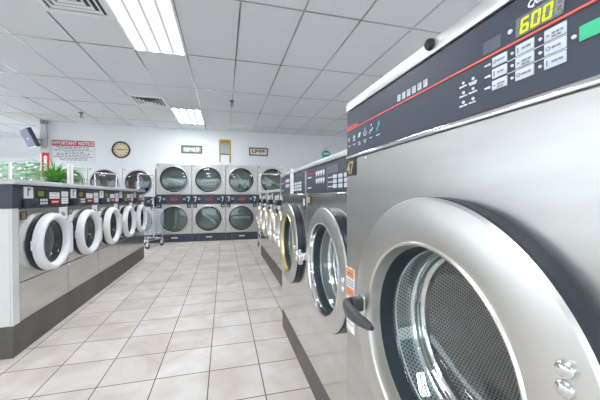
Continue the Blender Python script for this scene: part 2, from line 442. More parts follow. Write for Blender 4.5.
# ------------------------------------------------------------------ left bank of small washers
def small_washer(door_mat, label, loc, rz, number, group, wide=.642, steel_door=False):
    """local front view: x right, z up, front plane y=0 looking to -y"""
    t = thing('front_load_washer', label, 'washing machine', loc, rz, group)
    w = wide/2 - .002
    MB().cabinet(-w, w, 0, .68, .0, .785, 0, .512, .205).build('cabinet', MIRROR, t)
    MB().box(-w+.002, w-.002, -.004, 0, .014, .268, .002, 1).build('lower_panel', MIRROR, t)
    MB().box(-w+.001, w-.001, -.002, .002, .269, .273).build('panel_gap', NAVYD, t)
    # control panel
    p = MB().box(-w-.002, w+.002, -.012, .66, .787, .945, .004, 1).build('control_panel', NAVY, t)
    MB().box(-.148, .312, -.016, -.0115, .797, .918, .0015, 1).build('display_area', BLACK, p)
    MB().box(-.285, -.184, -.014, -.0115, .853, .935).build('price_label', PAPER, p)
    l = MB(); l.box(-.25, -.235, -.0155, -.0138, .87, .925); l.box(-.25, -.215, -.0155, -.0138, .91, .925); l.build('price_mark', GREYINK, p)
    c = MB().box(-.315, -.195, -.06, -.011, .783, .85, .01, 2); c.build('coin_box', NAVYD, p)
    MB().box(-.132, -.062, -.019, -.0155, .868, .908).build('lcd', LCDG, p)
    k = MB()
    for a in range(3):
        for b in range(2): k.box(-.105+a*.034, -.08+a*.034, -.0185, -.0155, .806+b*.024, .824+b*.024, .001, 1)
    k.build('key', KEY, p)
    MB().box(.016, .16, -.0185, -.0155, .85, .9).build('instruction_label', WHITE, p)
    q = MB(); dashes(q, .025, .15, .885, .006, -.02, -.0183); dashes(q, .025, .15, .862, .006, -.02, -.0183); q.build('instruction_print', GREYINK, p)
    MB().poly([(.05, .808), (.14, .808), (.155, .824), (.148, .838), (.042, .838), (.035, .824)], -.0185, -.0155).build('red_badge', RED, p)
    MB().box(.045, .14, -.02, -.0183, .82, .828).build('badge_print', PAPER, p)
    MB().box(.195, .3, -.0185, -.0155, .805, .858).build('cycle_label', PAPER, p)
    MB().box(.195, .3, -.0185, -.0155, .866, .91).build('cycle_label', PAPER, p)
    q = MB()
    for z in (.82, .84, .88, .895): dashes(q, .205, .29, z, .004, -.02, -.0183)
    q.build('cycle_print', GREYINK, p)
    # number plate, badge
    n = MB().box(-.302, -.236, -.003, .001, .704, .762).build('number_plate', BLACK, t)
    if number: MB().text(number, -.296, .712, .06, -.0032, align='LEFT', sx=.82, bold=.0012).build('number', GOLD, n)
    else:
        q = MB(); q.box(-.296, -.274, -.005, -.0028, .712, .755); q.box(-.264, -.244, -.005, -.0028, .712, .755); q.build('number', GOLD, n)
    b_ = MB().box(.188, .312, -.003, .001, .672, .775).build('brand_label', WHITE, t)
    MB().sphere((.25, -.003, .715), .038, .002, .017, 16, Matrix.Rotation(.25, 3, 'Y')).build('oval_mark', GREYINK, b_)
    # door
    z = .512
    d = MB().lathe([(.206, .0), (.226, .0), (.226, -.007), (.214, -.012), (.214, -.026)], 0, z).build('hinge_ring', NAVYD, t)
    ring = MB().lathe([(.205, -.02), (.222, -.021), (.226, -.034), (.221, -.066), (.208, -.08), (.193, -.082), (.18, -.074), (.17, -.055), (.166, -.02), (.166, .02)], 0, z).build('door_ring', door_mat, t)
    if steel_door:
        MB().lathe([(.205, -.078), (.198, -.088), (.188, -.086), (.184, -.074)], 0, z).build('door_rim', YELLOWRIM, ring)
        h = MB().box(-.262, -.205, -.075, -.045, z-.03, z+.03, .01); h.box(-.25, -.225, -.1, -.07, z-.075, z+.03, .01); h.build('handle', POLISH, ring)
    else:
        h = MB().poly([(.196, z-.135), (.25, z-.125), (.262, z-.09), (.262, z+.09), (.25, z+.125), (.196, z+.135)], -.07, -.035).build('handle', RINGW, ring)
        MB().box(-.236, -.222, -.045, -.02, z-.035, z+.035, .003, 1).build('hinge', RINGW, ring)
    MB().lathe([(.168, -.035), (.160, -.03), (.158, .01), (.172, .03)], 0, z).build('gasket', RUBBER, t)
    MB().lathe([(.16, -.028), (.148, -.022), (.132, .005), (.118, .03), (.1, .042), (0, .046)], 0, z, 48).build('door_glass', WASHGLASS, t)
    dr = MB().lathe([(.17, .03), (.2, .06), (.24, .09), (.24, .5), (.2, .53), (0, .54)], 0, z, 48).build('drum', DRUM, t)
    v = MB()
    for a in (80, 200, 320):
        ca, sa = math.cos(R(a)), math.sin(R(a))
        v.tube([(ca*.225, .09, z+sa*.225), (ca*.215, .15, z+sa*.215), (ca*.215, .45, z+sa*.215), (ca*.23, .5, z+sa*.23)], .022, 8)
    v.build('drum_lifter', POLISH, dr)
    return t
LXF, BZ = -1.365, .212
grpL = 'white-ringed front-load washers in the left row'
lab = ['front-load washer with white door ring and plate 35, beside the pale end panel',
       'second white-ringed front-load washer from the pale end panel, left row',
       'third white-ringed front-load washer from the pale end panel, left row',
       'fourth white-ringed front-load washer from the pale end panel, left row',
       'white-ringed front-load washer farthest from the camera, at the dryer end of left row']
y0 = 2.42 + .321
for k in range(5):
    if k == 0:
        small_washer(RINGW, lab[0], (LXF, y0, BZ), PI/2, '35', grpL)
    elif k == 1:
        lw = small_washer(RINGW, lab[1], (LXF, y0+.642, BZ), PI/2, None, grpL)
    else:
        dup(lw, lab[k], (LXF, y0+.642*k, BZ), PI/2)
SLATE = mat('grey_brown_slate_tile', (.105, .098, .092), .5, noise=(5., .45), stretch=(1, 1, .3))
o = MB().box(-2.07, LXF+.003, 2.35, 5.632, 0, BZ-.002, .004, 1).build('washer_plinth', SLATE)
tag(o, 'dark grey slate plinth under the left row of washers', 'plinth')
o = MB().box(-2.07, LXF+.03, 2.34, 5.64, BZ+.947, BZ+.983, .006, 2).build('worktop', LEDGE)
tag(o, 'long pale grey ledge running along the top of the left washer row', 'worktop')
e = thing('end_panel', 'pale panel with dark top band closing the near end of left washer row', 'panel', (-1.7, 2.38, BZ))
MB().box(-.37, .325, -.03, .034, 0, .786, .003, 1).build('side_board', OFFW, e)
MB().box(.326, .338, -.03, .036, 0, .786, .002, 1).build('corner_trim', OFFW, e)
MB().box(-.37, .345, -.034, .036, .787, .944, .003, 1).build('dark_band', NAVY, e)

# ------------------------------------------------------------------ right row: small washers, medium washers, large washer
RS = .66
grpS = 'steel-doored small washers at the far end of the right row'
labS = ['steel-doored small washer at the far end of right row, next to the wire cart',
        'second steel-doored small washer from the wire cart, right row',
        'third steel-doored small washer from the wire cart, right row',
        'steel-doored small washer mostly hidden behind the taller right-hand washers']
ys = 5.39 - .321
sw = small_washer(DOOR_STEEL, labS[0], (RS, ys, .185), -PI/2, None, grpS, steel_door=True)
for k in range(1, 4): dup(sw, labS[k], (RS, ys-.642*k, .185), -PI/2)
o = MB().box(RS-.003, 1.36, 2.8, 5.39, 0, .183, .004, 1).build('washer_plinth', SLATE)
tag(o, 'dark slate plinth under the small washers at far end of right row', 'plinth')
o = MB().box(RS-.02, 1.36, 2.8, 5.392, 1.132, 1.165, .006, 2).build('worktop', LEDGE)
tag(o, 'grey ledge along the top of the small washers in right row', 'worktop')

def door(t, z, r, hole, prot, metal, handle_mat, small=False):
    """round steel door standing proud of the cabinet, dark edge, glass bowl; handle left, hinge right"""
    MB().lathe([(hole+.01, 0), (r, 0), (r+.001, -prot+.006), (r-.004, -prot+.003)], 0, z, 96).build('door_edge', NAVYD, t)
    d = MB().lathe([(r-.004, -prot+.004), (r, -prot), (r-.004, -prot-.005), (r-.03, -prot-.011), (hole+.02, -prot-.012), (hole+.008, -prot-.0105)], 0, z, 96).build('door', metal, t)
    MB().lathe([(hole+.009, -prot-.010), (hole+.006, -prot-.0145), (hole+.002, -prot-.012), (hole, -prot-.004), (hole-.001, -prot+.01), (hole-.002, -.018)], 0, z, 96).build('door_rim', GOLDRIM if not small else POLISH, d)
    return d
def bowl(t, z, hole, drum_r, dep):
    MB().lathe([(hole-.001, -.022), (hole-.004, -.006), (hole-.008, .02)], 0, z, 96).build('gasket', RUBBER, t)
    MB().lathe([(hole-.007, .018), (hole-.010, .022), (hole-.009, .062)], 0, z, 96).build('perforated_ring', RINGPERF, t)
    MB().lathe([(hole-.006, .060), (hole-.014, .058), (hole-.020, .064), (hole-.021, .072), (hole-.014, .080), (hole-.013, .086), (hole-.021, .092), (hole-.022, .104), (hole-.014, .112)], 0, z, 96).build('bowl_ring', POLISH, t)
    MB().lathe([(hole-.010, .012), (hole-.020, .02), (hole-.030, .06), (hole-.046, .085), (hole-.085, .1), (0, .106)], 0, z, 64).build('door_glass', WASHGLASS, t)
    dr = MB().lathe([(hole-.016, .108), (hole+.005, .118), (drum_r, .14), (drum_r, dep), (drum_r-.05, dep+.03), (0, dep+.035)], 0, z, 96).build('drum', DRUM, t)
    for a in (152, 272, 32):
        v = MB(); ca, sa = math.cos(R(a)), math.sin(R(a))
        n = Vector((ca, 0, sa)); tt = Vector((-sa, 0, ca))
        P = lambda rr, y, s_: (n*rr + tt*s_ + Vector((0, y, z)))
        sec = [(drum_r, -.04), (drum_r-.045, -.014), (drum_r-.05, 0), (drum_r-.045, .014), (drum_r, .04)]
        A = [v.bm.verts.new(P(a_, .15, b_)) for a_, b_ in sec]; B = [v.bm.verts.new(P(a_, dep-.02, b_)) for a_, b_ in sec]
        for q in range(4): v.bm.faces.new((A[q], A[q+1], B[q+1], B[q]))
        v.bm.faces.new(A); v.bm.faces.new(B[::-1])
        v.build('drum_lifter', POLISH, dr)
def lever(mb, x, z, y):
    """pull handle: stem on the door at its left end, tapering bar reaching right over the rim"""
    mb.box(x-.011, x+.014, y-.03, y, z-.016, z+.018, .005)
    sec = tuple((a*.92, b*.92, c*.86, d_*.9) for a, b, c, d_ in ((-.016, -.030, .014, .010), (-.006, -.043, .017, .012), (.025, -.052, .0195, .0125), (.06, -.055, .0195, .012), (.095, -.052, .0165, .011), (.122, -.046, .0125, .009), (.136, -.042, .006, .005)))
    rings = []
    for k, (dx, dy, rz_, ry_) in enumerate(sec):
        zz = z + .002 - .006*(k/6)**1.5
        rings.append([mb.bm.verts.new((x+dx, y+dy+ry_*math.cos(2*PI*q/14), zz+rz_*math.sin(2*PI*q/14))) for q in range(14)])
    for A, C in zip(rings[:-1], rings[1:]):
        for q in range(14): mb.bm.faces.new((A[q], A[(q+1)%14], C[(q+1)%14], C[q]))
    mb.bm.faces.new(rings[0]); mb.bm.faces.new(rings[-1][::-1])
    return mb

def medium_washer(label, loc, rz):
    t = thing('front_load_washer', label, 'washing machine', loc, rz, 'medium steel washers beside the large washer')
    w, b = .3735, .155
    z = .752 - b
    MB().cabinet(-w, w, 0, .8, 0, 1.085-b, 0, z, .2, .002).build('cabinet', MIRROR, t)
    MB().box(-w, w, -.006, .78, 1.089-b, 1.226-b, .003, 1).build('control_housing', NAVY, t)
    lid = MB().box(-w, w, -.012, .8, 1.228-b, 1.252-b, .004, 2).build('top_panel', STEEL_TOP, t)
    MB().box(-w, w, -.012, .0, 1.0835-b, 1.0905-b, .002, 1).build('panel_trim', POLISH, t)
    p = MB().box(-w+.006, w-.006, -.0095, -.0055, 1.097-b, 1.222-b, .002, 1).build('control_panel', NAVY, t)
    MB().box(-w, -w+.022, -.012, -.005, 1.092-b, 1.226-b, .001, 1).build('corner_post', STEEL, t)
    zz = 1.097 - b
    MB().text('Speed Queen', -.325, zz+.093, .022, -.0097, align='LEFT', bold=.0006).build('brand_text', RED, p)
    q = MB()
    for z_ in (.075, .02): dashes(q, -.32, -.25, zz+z_, .006, -.011, -.0093)
    q.build('small_caption', WHITE, p)
    for a in range(4):
        for c in range(2):
            q = MB(); q.box(-.17+a*.035, -.148+a*.035, -.011, -.0093, zz+.05+c*.036, zz+.066+c*.036); q.box(-.163+a*.035, -.155+a*.035, -.011, -.0093, zz+.041+c*.036, zz+.05+c*.036)
            q.build('cycle_icon', WHITE, p)
    MB().box(0, .13, -.0115, -.0093, zz+.078, zz+.112).build('display', SMOKE, p)
    MB().box(-.005, -.002, -.0115, -.0093, zz+.005, zz+.12).build('panel_line', GREYINK, p)
    k = MB()
    for a in range(4):
        for c in range(3): k.box(.07+a*.06, .112+a*.06, -.0125, -.0093, zz+.012+c*.02, zz+.028+c*.02, .0015, 1)
    k.build('button', KEY, p)
    q = MB()
    for c in range(3): dashes(q, .01, .06, zz+.018+c*.02, .004, -.011, -.0093)
    q.build('button_print', WHITE, p)
    n = MB().box(-w+.025, -w+.08, -.003, .001, 1.03-b, 1.077-b).build('number_plate', BLACK, t)
    q = MB(); q.box(-w+.03, -w+.048, -.0045, -.0027, 1.037-b, 1.07-b); q.box(-w+.056, -w+.074, -.0045, -.0027, 1.037-b, 1.07-b); q.build('number', GOLD, n)
    q = MB().box(w-.075, w-.02, -.003, .001, 1.0-b, 1.068-b).build('coin_label', NAVYD, t)
    MB().box(w-.067, w-.028, -.0045, -.0027, 1.02-b, 1.06-b).build('coin_print', KEY, q)
    d = door(t, z, .272, .196, .03, DOOR_STEEL, POLISH, True)
    h = MB().box(-.315, -.25, -.06, -.03, z-.02, z+.02, .008); h.box(-.335, -.3, -.085, -.05, z-.03, z+.03, .008); h.box(-.30, -.27, -.075, -.05, z-.045, z+.012, .006)
    h.build('handle', POLISH, d)
    q = MB()
    for s_ in (-1, 1): q.sphere((.25, -.042, z+s_*.014), .012, .008, .012, 12)
    q.build('hinge_bolt', POLISH, d)
    bowl(t, z, .196, .27, .52)
    return t
RM = .46
mw = medium_washer('steel front-load washer with white strip sign, left neighbour of the machine beside number 47', (RM, 1.985, .155), -PI/2)
dup(mw, 'steel front-load washer standing directly left of the large number 47 washer', (RM, 1.236, .155), -PI/2)
for c_ in mw.children:
    for q_ in c_.children:
        if q_.name.startswith('door_rim'):
            q_.data = q_.data.copy(); q_.data.materials.clear(); q_.data.materials.append(YELLOWRIM)
o = MB().box(RM+.002, 1.26, -.1, 2.36, 0, .153, .004, 1).build('washer_plinth', SLATE)
tag(o, 'grimy dark slate plinth under the medium and large right-hand washers', 'plinth')

# large washer, local x = LYC - Y
LXP, LYC = .378, .443
L = thing('front_load_washer', 'large stainless front-load washer number 47 filling the right foreground', 'washing machine', (LXP, LYC, .155), -PI/2)
B = .155
w = .418
ZD, RD, HO = .799 - B, .2725, .184
MB().cabinet(-w, w, 0, .95, 0, 1.1885-B, 0, ZD, .195, .002).build('cabinet', STEEL, L)
MB().box(-w, w, .003, .9, 1.1855-B, 1.336-B, .003, 1).build('control_housing', NAVYD, L)
MB().box(-w, w, -.0028, .01, 1.1895-B, 1.1985-B, .0012, 2).build('panel_trim', POLISH, L)
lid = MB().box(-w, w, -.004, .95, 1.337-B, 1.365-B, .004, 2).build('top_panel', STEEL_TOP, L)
x = LYC - .467
k = MB().lathe([(0, -.009), (.005, -.0095), (.0085, -.012), (.0105, -.009), (.0105, -.003)], x, 1.3555-B, 24); k.box(x-.0012, x+.0012, -.0105, -.0085, 1.3505-B, 1.3605-B)
k.build('lid_lock', BLACK, lid)
P = MB().box(-w+.002, w-.002, -.0005, .004, 1.199-B, 1.335-B, .002, 1).build('control_panel', NAVY, L)
yp = -.0007     # print sits on the panel
X = lambda Y: LYC - Y
Z = lambda z: z - B
MB().box(-w+.006, w-.004, yp-.0012, yp+.0008, Z(1.2765), Z(1.2792)).build('red_stripe', CORAL, P)
MB().text('Speed Queen', X(.851), Z(1.2815), .0125, yp, align='LEFT', bold=.0004).build('brand_text', CORAL, P)
# pictograms at the far left of the panel: six small signs with captions
ic = MB()
def line(mb, pts, r=.0009):
    mb.tube([(a, yp-.0006, b) for a, b in pts], r, 5)
for i in range(6):
    cx, cz = X(.838) + i*.0345, Z(1.248)
    if i == 0: line(ic, [(cx-.005, cz-.006), (cx-.005, cz+.006)]); line(ic, [(cx+.003, cz-.006), (cx+.003, cz+.006)]); line(ic, [(cx-.005, cz), (cx+.003, cz)])
    elif i == 1: ic.lathe([(.0, yp-.001), (.006, yp-.001), (.006, yp+.0006)], cx, cz+.002, 14); ic.box(cx-.007, cx+.007, yp-.0012, yp, cz-.009, cz-.006)
    elif i == 2: ic.poly([(cx-.008, cz-.004), (cx+.002, cz-.004), (cx+.009, cz+.008), (cx-.002, cz+.008)], yp-.0012, yp)
    elif i == 3: line(ic, [(cx-.008, cz+.004), (cx-.005, cz-.006), (cx+.005, cz-.006), (cx+.009, cz+.004)], .0013); ic.box(cx-.001, cx+.001, yp-.0012, yp, cz+.002, cz+.016)
    elif i == 4: line(ic, [(cx-.009, cz-.007), (cx-.002, cz+.002), (cx+.003, cz-.002), (cx+.009, cz+.006)], .0015); ic.box(cx-.001, cx+.003, yp-.0012, yp, cz+.012, cz+.016)
    dashes(ic, cx-.008, cx+.009, cz-.0205, .0028, yp-.001, yp+.0005, .004, .008, .002)
    if i in (2, 3): dashes(ic, cx-.007, cx+.007, cz-.026, .0028, yp-.001, yp+.0005, .004, .008, .002)
ic.build('pictogram', KEY, P)
ic = MB(); cx, cz = X(.838) + 5*.0345, Z(1.248)
ic.poly([(cx-.008, cz-.008), (cx-.003, cz-.008), (cx+.006, cz+.006), (cx+.009, cz+.004), (cx+.010, cz+.014), (cx+.001, cz+.013), (cx+.003, cz+.009)], yp-.0012, yp)
ic.build('pictogram', TEAL, P)
# six small white keys above the stripe
for i in range(6):
    cx = X(.574) + i*.0176
    b = MB().box(cx-.0055, cx+.0055, yp-.0008, yp+.0006, Z(1.2845), Z(1.2985), .0003, 1).build('program_mark', KEY, P)
    q = MB(); q.box(cx-.003, cx+.003, yp-.0014, yp-.0006, Z(1.294), Z(1.2955)); q.box(cx-.003, cx+.001, yp-.0014, yp-.0006, Z(1.2895), Z(1.291)); q.build('mark_print', GREYINK, b)
# status lamps
for r_ in range(3):
    for c_ in range(2):
        cx, cz = X(.393) + c_*.019, Z(1.2565) - r_*.0155
        MB().lathe([(0, yp-.002), (.0022, yp-.0015), (.0026, yp+.0005)], cx, cz, 14).build('status_lamp', WHITE, P)
        q = MB(); dashes(q, cx-.008, cx+.007, cz-.0065, .0022, yp-.001, yp+.0005, .003, .008, .0015); 
        if c_ == 1 and r_ == 0: dashes(q, cx-.006, cx+.006, cz-.0095, .0022, yp-.001, yp+.0005, .003, .008, .0015)
        q.build('status_print', WHITE, P)
MB().box(X(.356), X(.3275), yp-.0006, yp+.0006, Z(1.2825), Z(1.3015), .0003, 1).build('sensor_window', SMOKE, P)
# display
D = MB().box(X(.3055), X(.2485), yp-.0012, yp+.0006, Z(1.282), Z(1.3075), .0006, 1).build('display', LCDBACK, P)
def seven(mb, ch, x0, z0, wd, ht, y, th, sh=.12):
    seg = {'6': 'afgedc', '0': 'abcdef', '8': 'abcdefg'}[ch]
    hh = ht/2; gp = th*.25
    Q = {'a': (th*.5, wd-th*.5, ht-th, ht), 'g': (th*.5, wd-th*.5, hh-th/2, hh+th/2), 'd': (th*.5, wd-th*.5, 0, th),
         'f': (0, th, hh+gp, ht-gp), 'e': (0, th, gp, hh-gp), 'b': (wd-th, wd, hh+gp, ht-gp), 'c': (wd-th, wd, gp, hh-gp)}
    for s_ in seg:
        a, b, c, d = Q[s_]
        mb.poly([(x0+a+c*sh, z0+c), (x0+b+c*sh, z0+c), (x0+b+d*sh, z0+d), (x0+a+d*sh, z0+d)], y-.0006, y)
dg = MB()
for i, ch in enumerate('600'): seven(dg, ch, X(.2995)+i*.0138, Z(1.2848), .0108, .0185, yp-.0012, .0026)
dg.build('digits', DIGIT, D)
dg = MB(); seven(dg, '8', X(.2995)+3*.0138, Z(1.2848), .0095, .0185, yp-.0012, .0024); dg.build('unlit_digit', mat('unlit_segment', (.30, .32, .31), .4), D)
for (Y_, z_) in ((.3135, 1.296), (.2385, 1.309)):
    MB().lathe([(0, yp-.002), (.0028, yp-.0015), (.0033, yp+.0005)], X(Y_), Z(z_), 16).build('indicator', WHITE, P)
MB().text('Quantum', X(.291), Z(1.3125), .0125, yp, align='LEFT', shear=.2, bold=.0003).build('model_text', WHITE, P)
# nine selector keys in three columns joined by thin lines, each with a lamp at its left
cols = [(.3405, .3175), (.3055, .2815), (.2695, .2455)]
lines = MB()
for r_ in range(3):
    zt = 1.2725 - r_*.0166
    for c_, (ya, yb) in enumerate(cols):
        kb = MB().box(X(ya), X(yb), yp-.0014, yp+.0006, Z(zt-.0138), Z(zt), .0008, 2).build('selector_key', KEY, P)
        q = MB(); dashes(q, X(ya)+.009, X(yb)-.003, Z(zt-.0085), .0026, yp-.002, yp-.0012, .003, .007, .0012)
        if (r_ + c_) % 3 == 0: q.lathe([(.0016, yp-.002), (.0026, yp-.002), (.0026, yp-.0012)], X(ya)+.005, Z(zt-.007), 12)
        elif (r_ + c_) % 3 == 1: q.box(X(ya)+.003, X(ya)+.0044, yp-.002, yp-.0012, Z(zt-.011), Z(zt-.004))
        else: q.box(X(ya)+.003, X(ya)+.006, yp-.002, yp-.0012, Z(zt-.009), Z(zt-.007)); dashes(q, X(ya)+.009, X(yb)-.005, Z(zt-.0122), .0022, yp-.002, yp-.0012, .003, .006, .0012)
        q.build('key_print', GREYINK, kb)
        MB().lathe([(0, yp-.0018), (.0017, yp-.0014), (.0021, yp+.0005)], X(ya)-.0048, Z(zt-.007), 14).build('indicator', WHITE, P)
    if r_ < 2:
        lines.box(X(.3175), X(.2455), yp-.0008, yp+.0006, Z(zt-.0156), Z(zt-.0148))
    dashes(lines, X(.353), X(.347), Z(zt-.008), .0024, yp-.001, yp+.0005, .004, .006, .001)
lines.build('selector_line', WHITE, P)
MB().box(X(.2335), X(.205), yp-.0014, yp+.0006, Z(1.241), Z(1.258), .0012, 2).build('start_button', GREENKEY, P)
MB().lathe([(0, yp-.002), (.0022, yp-.0015), (.0026, yp+.0005)], X(.2385), Z(1.2495), 16).build('indicator', WHITE, P)
# plate 47, screw, warning label
n = MB().box(X(.857), X(.790), -.0025, .001, Z(1.136), Z(1.187), .0006, 1).build('number_plate', BLACK, L)
MB().text('47', X(.853), Z(1.1425), .054, -.0027, align='LEFT', sx=.86, bold=.0008).build('number', GOLD, n)
MB().sphere((X(.731), -.001, Z(1.179)), .005, .003, .005, 12).build('screw', POLISH, L)
wl = MB().box(X(.860), X(.803), -.0015, .001, Z(.655), Z(.852)).build('warning_label', PAPER, L)
for z_ in (.822, .762): MB().box(X(.858), X(.805), -.0022, -.0013, Z(z_), Z(z_+.028)).build('orange_band', ORANGE, wl)
q = MB()
for z_ in (.833, .773): dashes(q, X(.85), X(.812), Z(z_), .006, -.003, -.002, .008, .02, .003)
for z_ in (.812, .804, .796, .75, .742, .734, .726, .712, .70, .69, .678): dashes(q, X(.856), X(.808), Z(z_), .003, -.0022, -.0013, .006, .016, .003)
q.build('label_print', GREYINK, wl)
d = door(L, ZD, RD, HO, .033, DOOR_STEEL, GREYP)
h = MB(); lever(h, -.229, ZD+.003, -.042); h.build('handle', GREYP, d)
MB().box(-.246, -.207, -.048, -.04, ZD-.026, ZD+.028, .003).build('latch_plate', POLISH, d)
for z_ in (.099, .079):
    MB().sphere((.227, -.045, ZD+z_), .0095, .0065, .0095, 18).build('hinge_bolt', POLISH, d)
bowl(L, ZD, HO, .262, .5)

# paper strips on machines
def strip(label, loc, rz, wd, ht, tilt=0.):
    o = thing('strip_sign', label, 'sign', loc, rz, 'white strip signs on washers')
    MB().box(-wd/2, wd/2, -.003, 0, 0, ht).build('card', PAPER, o)
    q = MB(); dashes_v = 0
    z_ = .012
    while z_ < ht-.012:
        q.box(-wd*.12, wd*.14, -.0042, -.0027, z_, z_+.010); z_ += .018
    q.build('print', mat('faded_red_print', (.62, .42, .46), .7), o)
    return o
strip('tall white strip sign stuck on the control panel of a medium steel washer', (RM-.013, 1.93, 1.093), -PI/2, .085, .17)
strip('white strip sign on a small washer near the wire cart, right row', (RS-.021, 4.36, 1.02), -PI/2, .075, .165)
strip('white strip sign standing on the left washer ledge in front of the plant', (-1.42, 3.245, BZ+.983), PI/2, .11, .19)

# ------------------------------------------------------------------ tumble dryers against the back wall
def dryer(label, loc, body, wd, zs, door_r, vane_angle, group, white=False):
    """zs: kick top, lower top, band top, height"""
    t = thing('stacked_dryer', label, 'tumble dryer', loc, 0, group)
    w = wd/2 - .003
    zk, zl, zb, zh = zs
    kp = MB().box(-w, w, .0, .84, 0, zk-.002, .003, 1).build('kick_panel', NAVY, t)
    MB().box(-.07, .07, -.006, 0, zk*.45, zk*.62, .002, 1).build('pull', KEY, kp)
    MB().box(-w+.145, -w+.151, -.002, 0, .0, zk-.004).build('seam', GREYINK, kp)
    for nm, a, b, dz in (('lower_cabinet', zk, zl, -.005), ('upper_cabinet', zb, zh, -.03)):
        cz = (a+b)/2 + dz*.3
        cab = MB().cabinet(-w, w, 0, .86, a, b, -.01, cz, door_r-.03).build(nm, body, t)
        rg = MB().lathe([(door_r-.03, 0), (door_r+.012, 0), (door_r+.012, -.016), (door_r, -.026), (door_r-.012, -.026), (door_r-.022, -.014), (door_r-.03, .0)], -.01, cz, 64).build('door_frame', DRYER, t)
        MB().lathe([(door_r-.019, -.018), (door_r-.034, -.012), (door_r-.038, .02)], -.01, cz, 64).build('gasket', BLACK, rg)
        MB().lathe([(door_r-.034, -.010), (door_r-.09, -.016), (0, -.02)], -.01, cz, 48).build('door_glass', DRYGLASS, rg)
        dr = MB().lathe([(door_r-.03, .03), (door_r-.004, .05), (door_r-.004, .30), (door_r-.04, .33), (0, .335)], -.01, cz, 48).build('drum', DRYDRUM, t)
        v = MB(); v.box(-.20, .20, .285, .325, -.035, .035, .012); v.box(.16, .225, .06, .325, -.03, .03, .012)
        bmesh.ops.transform(v.bm, matrix=Matrix.Translation((-.01, 0, cz)) @ Matrix.Rotation(vane_angle[0 if nm[0] == 'l' else 1], 4, 'Y'), verts=v.bm.verts)
        v.build('drum_vane', VANE, dr)
        lt = MB().box(w-.045, w-.03, -.02, 0, cz-.03, cz+.03, .004, 1).build('door_latch', POLISH, t)
    # controls
    p = MB().box(-w, w, -.006, .84, zl+.002, zb-.002, .003, 1).build('control_band', NAVY, t)
    m_ = zl + (zb-zl)*.5
    for s0_ in (-1, 1):
        s_ = s0_*w/.388
        b = MB().box(s_*.275-.085, s_*.275+.085, -.012, -.005, zl+.02, zb-.025, .003, 1).build('coin_unit', NAVYD, p)
        q = MB()
        q.poly([(s_*.315-.035, m_+.065), (s_*.315-.035, m_+.042), (s_*.315+.008, m_+.042), (s_*.315-.016, m_-.05), (s_*.315+.008, m_-.05), (s_*.315+.034, m_+.065)], -.015, -.0115)
        q.lathe([(.018, -.0115), (.018, -.015), (.027, -.015), (.027, -.0115)], s_*.225, m_+.01, 16)
        q.build('coin_mark', KEY, b)
        lk = MB().box(s_*.320-.045, s_*.320+.045, -.014, 0, zl-.085, zl-.002, .004, 1).build('lock_box', NAVYD, t)
        MB().box(s_*.325-.02, s_*.325+.02, -.017, -.0135, zl-.055, zl-.03).build('lock_plate', KEY, lk)
    MB().box(-.085, .085, -.011, -.005, m_-.03, m_+.035, .002, 1).build('red_display', REDLED, p)
    MB().sphere((-w+.045, -.002, zh-.04), .014, .012, .014, 12).build('top_lock', NAVYD, t)
    return t
ZM = (.19, .90, 1.13, 1.855)
YD = 7.42
main = ['stainless stacked dryer leftmost in the main bank, below the left framed sign',
        'stainless stacked dryer second from left in main bank, left of the washboard',
        'stainless stacked dryer third from left in main bank, below the wooden washboard',
        'stainless stacked dryer rightmost in main bank, partly behind the wire cart']
va = [(1.62, .25), (.66, -.1), (-.02, 1.02), (.2, .5)]
for k in range(4):
    dryer(main[k], (-1.137+k*.7825, YD, 0), DRYER, .7825, ZM, .318, va[k], 'stainless stacked dryers along the back wall')
ZW = (.19, .84, 1.08, 1.735)
lft = ['white stacked dryer next to the stainless bank, blue and burgundy laundry in upper drum',
       'white stacked dryer in the middle of the white bank, below the clock',
       'white stacked dryer farthest left, behind the potted plant']
for k in range(3):
    dryer(lft[k], (-1.885-k*.685, YD, 0), WHITEP, .68, ZW, .292, [(.4, 1.3), (.9, .8), (1.4, .2)][k], 'white stacked dryers left of the stainless bank', True)
# laundry inside the upper drums of two white dryers
def laundry(label, loc, m, sx, sy, sz, seed):
    rnd = random.Random(seed)
    b = MB()
    r = bmesh.ops.create_icosphere(b.bm, subdivisions=4, radius=1)
    ph = [rnd.uniform(0, 6) for _ in range(6)]
    for v in r['verts']:
        c = v.co.copy()
        f = 1 + .16*math.sin(5*c.x+ph[0]+2*c.z) + .12*math.sin(9*c.z+ph[1]+3*c.y) + .07*math.sin(15*c.x+7*c.y+ph[2])
        v.co = Vector((c.x*sx*f, c.y*sy*f, max(-.8, c.z)*sz*f))
    o = b.build('laundry_bundle', m); o.location = loc
    return tag(o, label, 'laundry', 'laundry inside the white dryers')
BURG = mat('burgundy_cloth', (.26, .035, .075), .8, noise=(20., .3))
BLUE = mat('blue_cloth', (.02, .06, .30), .8, noise=(20., .3))
WHC = mat('white_cloth', (.75, .78, .82), .8, noise=(20., .1))
ROSE = mat('dusty_rose_cloth', (.38, .20, .24), .8, noise=(20., .25))
zc_ = 1.395
laundry('burgundy laundry bundle inside upper drum of white dryer beside the stainless bank', (-2.055, YD+.13, zc_-.065), BURG, .068, .07, .18, 1)
laundry('white laundry bundle between blue and burgundy ones in a white dryer drum', (-1.925, YD+.13, zc_-.075), WHC, .044, .06, .19, 2)
laundry('blue laundry bundle right of the white one in a white dryer drum', (-1.785, YD+.13, zc_-.06), BLUE, .064, .075, .18, 3)
laundry('dusty rose laundry bundle inside upper drum of the white dryer below the clock', (-2.58, YD+.15, zc_-.07), ROSE, .145, .075, .17, 4)

